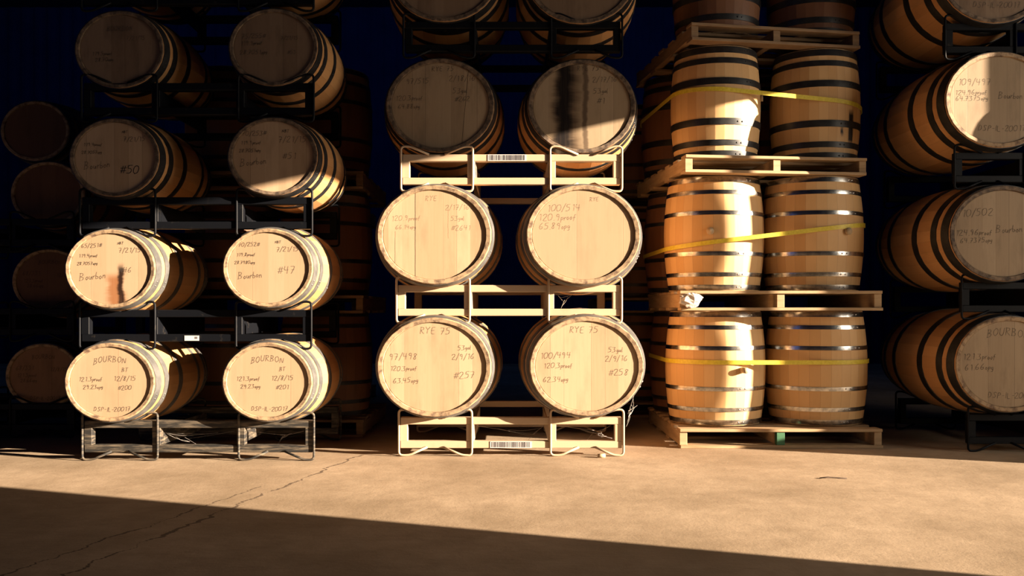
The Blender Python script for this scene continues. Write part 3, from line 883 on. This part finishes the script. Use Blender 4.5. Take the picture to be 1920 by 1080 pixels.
lev.append(((a2[0], YA), (a2[1], YA), (a2[0] - .03, YA + .6), (a2[1], YA + .6)))
YB = 5.325
a3 = (px2x(1341, YB), px2x(1527, YB + .06))
stand(a3[0], YB, 1.743, 'upper left upright barrel with black hoops, sunlight on its lower right side', hoop='hoop_black', bungs=[(1.25, .58, .02, .019)], kind=SLIM)
stand(a3[1], YB + .06, 1.743, 'upper right upright barrel with black hoops and a dark drip stain, in shade', hoop='hoop_black', stave='stave_drip', kind=SLIM)
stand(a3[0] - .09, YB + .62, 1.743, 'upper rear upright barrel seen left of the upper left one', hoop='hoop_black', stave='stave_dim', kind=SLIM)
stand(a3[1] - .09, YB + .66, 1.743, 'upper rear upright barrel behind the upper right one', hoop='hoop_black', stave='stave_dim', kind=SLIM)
lev.append(((a3[0], YB), (a3[1], YB + .06), (a3[0] - .09, YB + .62), (a3[1] - .09, YB + .66)))
YC = 5.42
a4 = (px2x(1343, YC), px2x(1520, YC + .06))
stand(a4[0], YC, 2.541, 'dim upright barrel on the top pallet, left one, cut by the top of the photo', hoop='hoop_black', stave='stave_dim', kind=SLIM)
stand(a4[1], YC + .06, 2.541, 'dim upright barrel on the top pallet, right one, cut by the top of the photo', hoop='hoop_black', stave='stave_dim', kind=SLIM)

# straps round the four barrels of a level
def hull(pts):
    pts = sorted(set(pts))
    def cr(o, a, b): return (a[0] - o[0]) * (b[1] - o[1]) - (a[1] - o[1]) * (b[0] - o[0])
    lo = []
    for p in pts:
        while len(lo) >= 2 and cr(lo[-2], lo[-1], p) <= 0: lo.pop()
        lo.append(p)
    up = []
    for p in reversed(pts):
        while len(up) >= 2 and cr(up[-2], up[-1], p) <= 0: up.pop()
        up.append(p)
    return lo[:-1] + up[:-1]
def strap(centres, zf, kd, base, label, w=.026):
    pts = []
    for (cx, cy) in centres:
        for k in range(96):
            a = 2 * pi * k / 96
            t = zf(cx, cy) - base
            r = prof(t, kd.L, kd.rh, kd.rb) + .0055
            pts.append((round(cx + r * S * cos(a), 5), round(cy + r * sin(a), 5)))
    h = hull(pts)
    # resample long straight spans
    out = []
    for i in range(len(h)):
        p, q = h[i], h[(i + 1) % len(h)]
        d = math.dist(p, q); n = max(1, int(d / .03))
        for k in range(n): out.append((p[0] + (q[0] - p[0]) * k / n, p[1] + (q[1] - p[1]) * k / n))
    mb = MB(); n = len(out); vs = []
    for i, (x, y) in enumerate(out):
        xa, ya = out[i - 1]; xb, yb = out[(i + 1) % n]
        d = math.hypot(xb - xa, yb - ya) or 1; nx, ny = (yb - ya) / d, -(xb - xa) / d
        z = zf(x, y)
        for s_, zz in ((0, -w / 2), (0, w / 2), (.0022, w / 2), (.0022, -w / 2)):
            vs.append((x + nx * s_, y + ny * s_, z + zz))
    fs = []
    for i in range(n):
        a = i * 4; b = ((i + 1) % n) * 4
        for k in range(4): fs.append((a + k, a + (k + 1) % 4, b + (k + 1) % 4, b + k))
    mb.add(vs, fs, 0, False)
    return thing('ratchet_strap', label, 'strap', 'yellow straps round the upright barrels', (0, 0, 0), mb.mesh('ratchet_strap', [M['yellow']]))
def plane(x0, z0, x1, z1, by=0.0, y0=5.0):
    return lambda x, y: z0 + (z1 - z0) * (x - x0) / (x1 - x0) + by * (y - y0)
strap(lev[0], plane(.95, .505, 2.1, .505), STAND, .116, 'level yellow webbing strap round the bottom upright barrels')
strap(lev[1], plane(.95, 1.20, 2.1, 1.335), STAND, .936, 'yellow webbing strap rising to the right round the middle upright barrels')
strap(lev[2], plane(1.05, 2.175, 2.1, 2.10, -.04), SLIM, 1.743, 'yellow webbing strap round the upper upright barrels')

# ---- torn plastic on the pallet corner
mb = MB(); rn = random.Random(5)
cx, cy, cz = at(1296, 563, 4.96)
vs = []; nr, ns = 9, 14
for i in range(nr):
    f = i / (nr - 1) * pi
    for j in range(ns):
        a = 2 * pi * j / ns
        r = sin(f) * (1 + rn.uniform(-.28, .28)) + .02
        vs.append((r * cos(a) * .062, r * sin(a) * .022 + (rn.uniform(-.004, .004)), cos(f) * .043 + rn.uniform(-.006, .006)))
fs = [(i * ns + j, i * ns + (j + 1) % ns, (i + 1) * ns + (j + 1) % ns, (i + 1) * ns + j) for i in range(nr - 1) for j in range(ns)]
mb.add(vs, fs, 0, False)
thing('plastic_wrap', 'crumpled scrap of white plastic wrap caught on the pallet corner', 'plastic wrap', None, (cx, cy, cz), mb.mesh('plastic_wrap', [M['plastic']]))

# ------------------------------------------------------------------ background stacks
gF = 'dim small barrels in the rack stack behind the left stack'
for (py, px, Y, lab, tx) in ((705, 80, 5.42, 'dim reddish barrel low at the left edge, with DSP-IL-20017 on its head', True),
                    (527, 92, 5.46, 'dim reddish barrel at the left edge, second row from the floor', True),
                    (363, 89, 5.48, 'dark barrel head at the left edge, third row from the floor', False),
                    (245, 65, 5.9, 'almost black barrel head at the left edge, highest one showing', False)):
    barrel(SMALL, px, py, Y, lab, gF, stave='stave_dim', head='head_dim_rust' if py == 705 else 'head_dim', hoop='hoop_black',
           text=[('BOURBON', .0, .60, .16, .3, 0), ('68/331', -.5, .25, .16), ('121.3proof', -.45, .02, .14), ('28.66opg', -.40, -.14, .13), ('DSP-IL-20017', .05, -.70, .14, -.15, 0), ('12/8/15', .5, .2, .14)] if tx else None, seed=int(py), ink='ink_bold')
for i, b_ in enumerate((0.0, .615, 1.19)):
    rack(0, b_, 5.40, ('dark steel rack on the floor at the left edge, behind the left stack', 'dark steel rack at the left edge, second from the floor', 'dark steel rack at the left edge, third from the floor')[i], 'dark racks at the left edge', 'black', .66, cx=-3.02 - .425)

def back_stack(xl, y, levels, yaw, group, where, cols=2, tops=()):
    zz = 0
    for l in range(levels):
        nm = ('lowest', 'second', 'third', 'top')[l]
        pallet(xl + (.315 if cols == 2 else 0), y - .32, zz, 1.25 if cols == 2 else .64, 1.0, .115, 'dim wooden pallet, %s in the stack %s' % (nm, where), 'pallets ' + where, 'pallet_dim')
        for c in range(cols):
            side = ('left', 'right')[c] if cols == 2 else 'single'
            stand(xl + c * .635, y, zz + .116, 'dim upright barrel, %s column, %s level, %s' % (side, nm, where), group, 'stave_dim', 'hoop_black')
        zz += .80
back_stack(-1.90, 5.72, 3, 0, 'upright barrels behind the left stack', 'close behind the left rack stack')
back_stack(-1.62, 7.35, 3, 0, 'upright barrels far behind the left stack', 'far back between the left and centre stacks', cols=1)
back_stack(.98, 6.75, 3, 0, 'upright barrels far behind the pallet stack', 'far back between the centre and pallet stacks', cols=2)

# ------------------------------------------------------------------ small things
mb = MB()
c = Vector(at(1128, 850, 4.66))
mb.tube([(-.02, 0, 0), (0, .004, 0), (.02, .008, 0)], .011, 14)
thing('bung', 'loose pale wooden bung lying on the floor under the cream rack', 'bung', None, (c.x, c.y, .0112), mb.mesh('bung', [M['bung']]))
mb = MB()
c = at(1560, 898, 4.08)
mb.tube([(-.06, .0, 0), (-.02, .006, .004), (.03, .002, .001), (.07, -.006, 0)], .0028, 6)
thing('twig', 'thin dark twig lying on the sunlit concrete', 'twig', None, (c[0], 4.08, .003), mb.mesh('twig', [M['twig']]))

def cobweb(anchors, centre, label, seed, r=.0006, n=5, spread=.05):
    rn = random.Random(seed); mb = MB()
    c = Vector(centre)
    A = [Vector(a) for a in anchors]
    def strand(p, q, sag):
        pts = [p.lerp(q, t / 5) + Vector((0, 0, -sag * sin(pi * t / 5))) for t in range(6)]
        mb.tube(pts, r, 4)
    for a in A: strand(a, c + Vector((rn.uniform(-1, 1), rn.uniform(-1, 1), rn.uniform(-1, 1))) * spread * .3, rn.uniform(0, .006))
    for i in range(n):
        a, b = rn.sample(A, 2) if len(A) > 1 else (A[0], c)
        t1, t2 = rn.uniform(.2, .9), rn.uniform(.2, .9)
        strand(a.lerp(c, t1), b.lerp(c, t2), rn.uniform(0, .01))
    thing('cobweb', label, 'cobweb', 'cobwebs on the racks', (0, 0, 0), mb.mesh('cobweb', [M['web']]))
def P3(px, py, Y): return at(px, py, Y)
cobweb([P3(1048, 798, 4.76), P3(1145, 798, 4.76), P3(1100, 826, 4.76), P3(1148, 822, 4.80)], P3(1118, 810, 4.80), 'wispy cobweb in the right opening of the bottom cream rack', 1, n=9)
cobweb([P3(893, 798, 4.76), P3(1020, 798, 4.78), P3(990, 826, 4.76)], P3(1000, 812, 4.80), 'wispy cobweb in the middle opening of the bottom cream rack', 2)
cobweb([P3(1189, 740, 4.74), P3(1174, 800, 4.73), P3(1195, 760, 4.9)], P3(1180, 775, 4.76), 'cobweb strands hanging right of the bottom cream rack', 3, n=8)
cobweb([P3(1045, 552, 4.76), P3(1080, 549, 4.76), P3(1052, 578, 4.76)], P3(1056, 562, 4.78), 'small cobweb in the right opening of the middle cream rack', 4, n=3)
cobweb([P3(300, 808, 4.62), P3(440, 808, 4.62), P3(370, 834, 4.62)], P3(335, 820, 4.66), 'small cobweb in the middle opening of the dusty black rack', 5)
cobweb([P3(467, 808, 4.62), P3(570, 808, 4.62), P3(520, 834, 4.62)], P3(530, 816, 4.66), 'wispy cobweb in the right opening of the dusty black rack', 6)
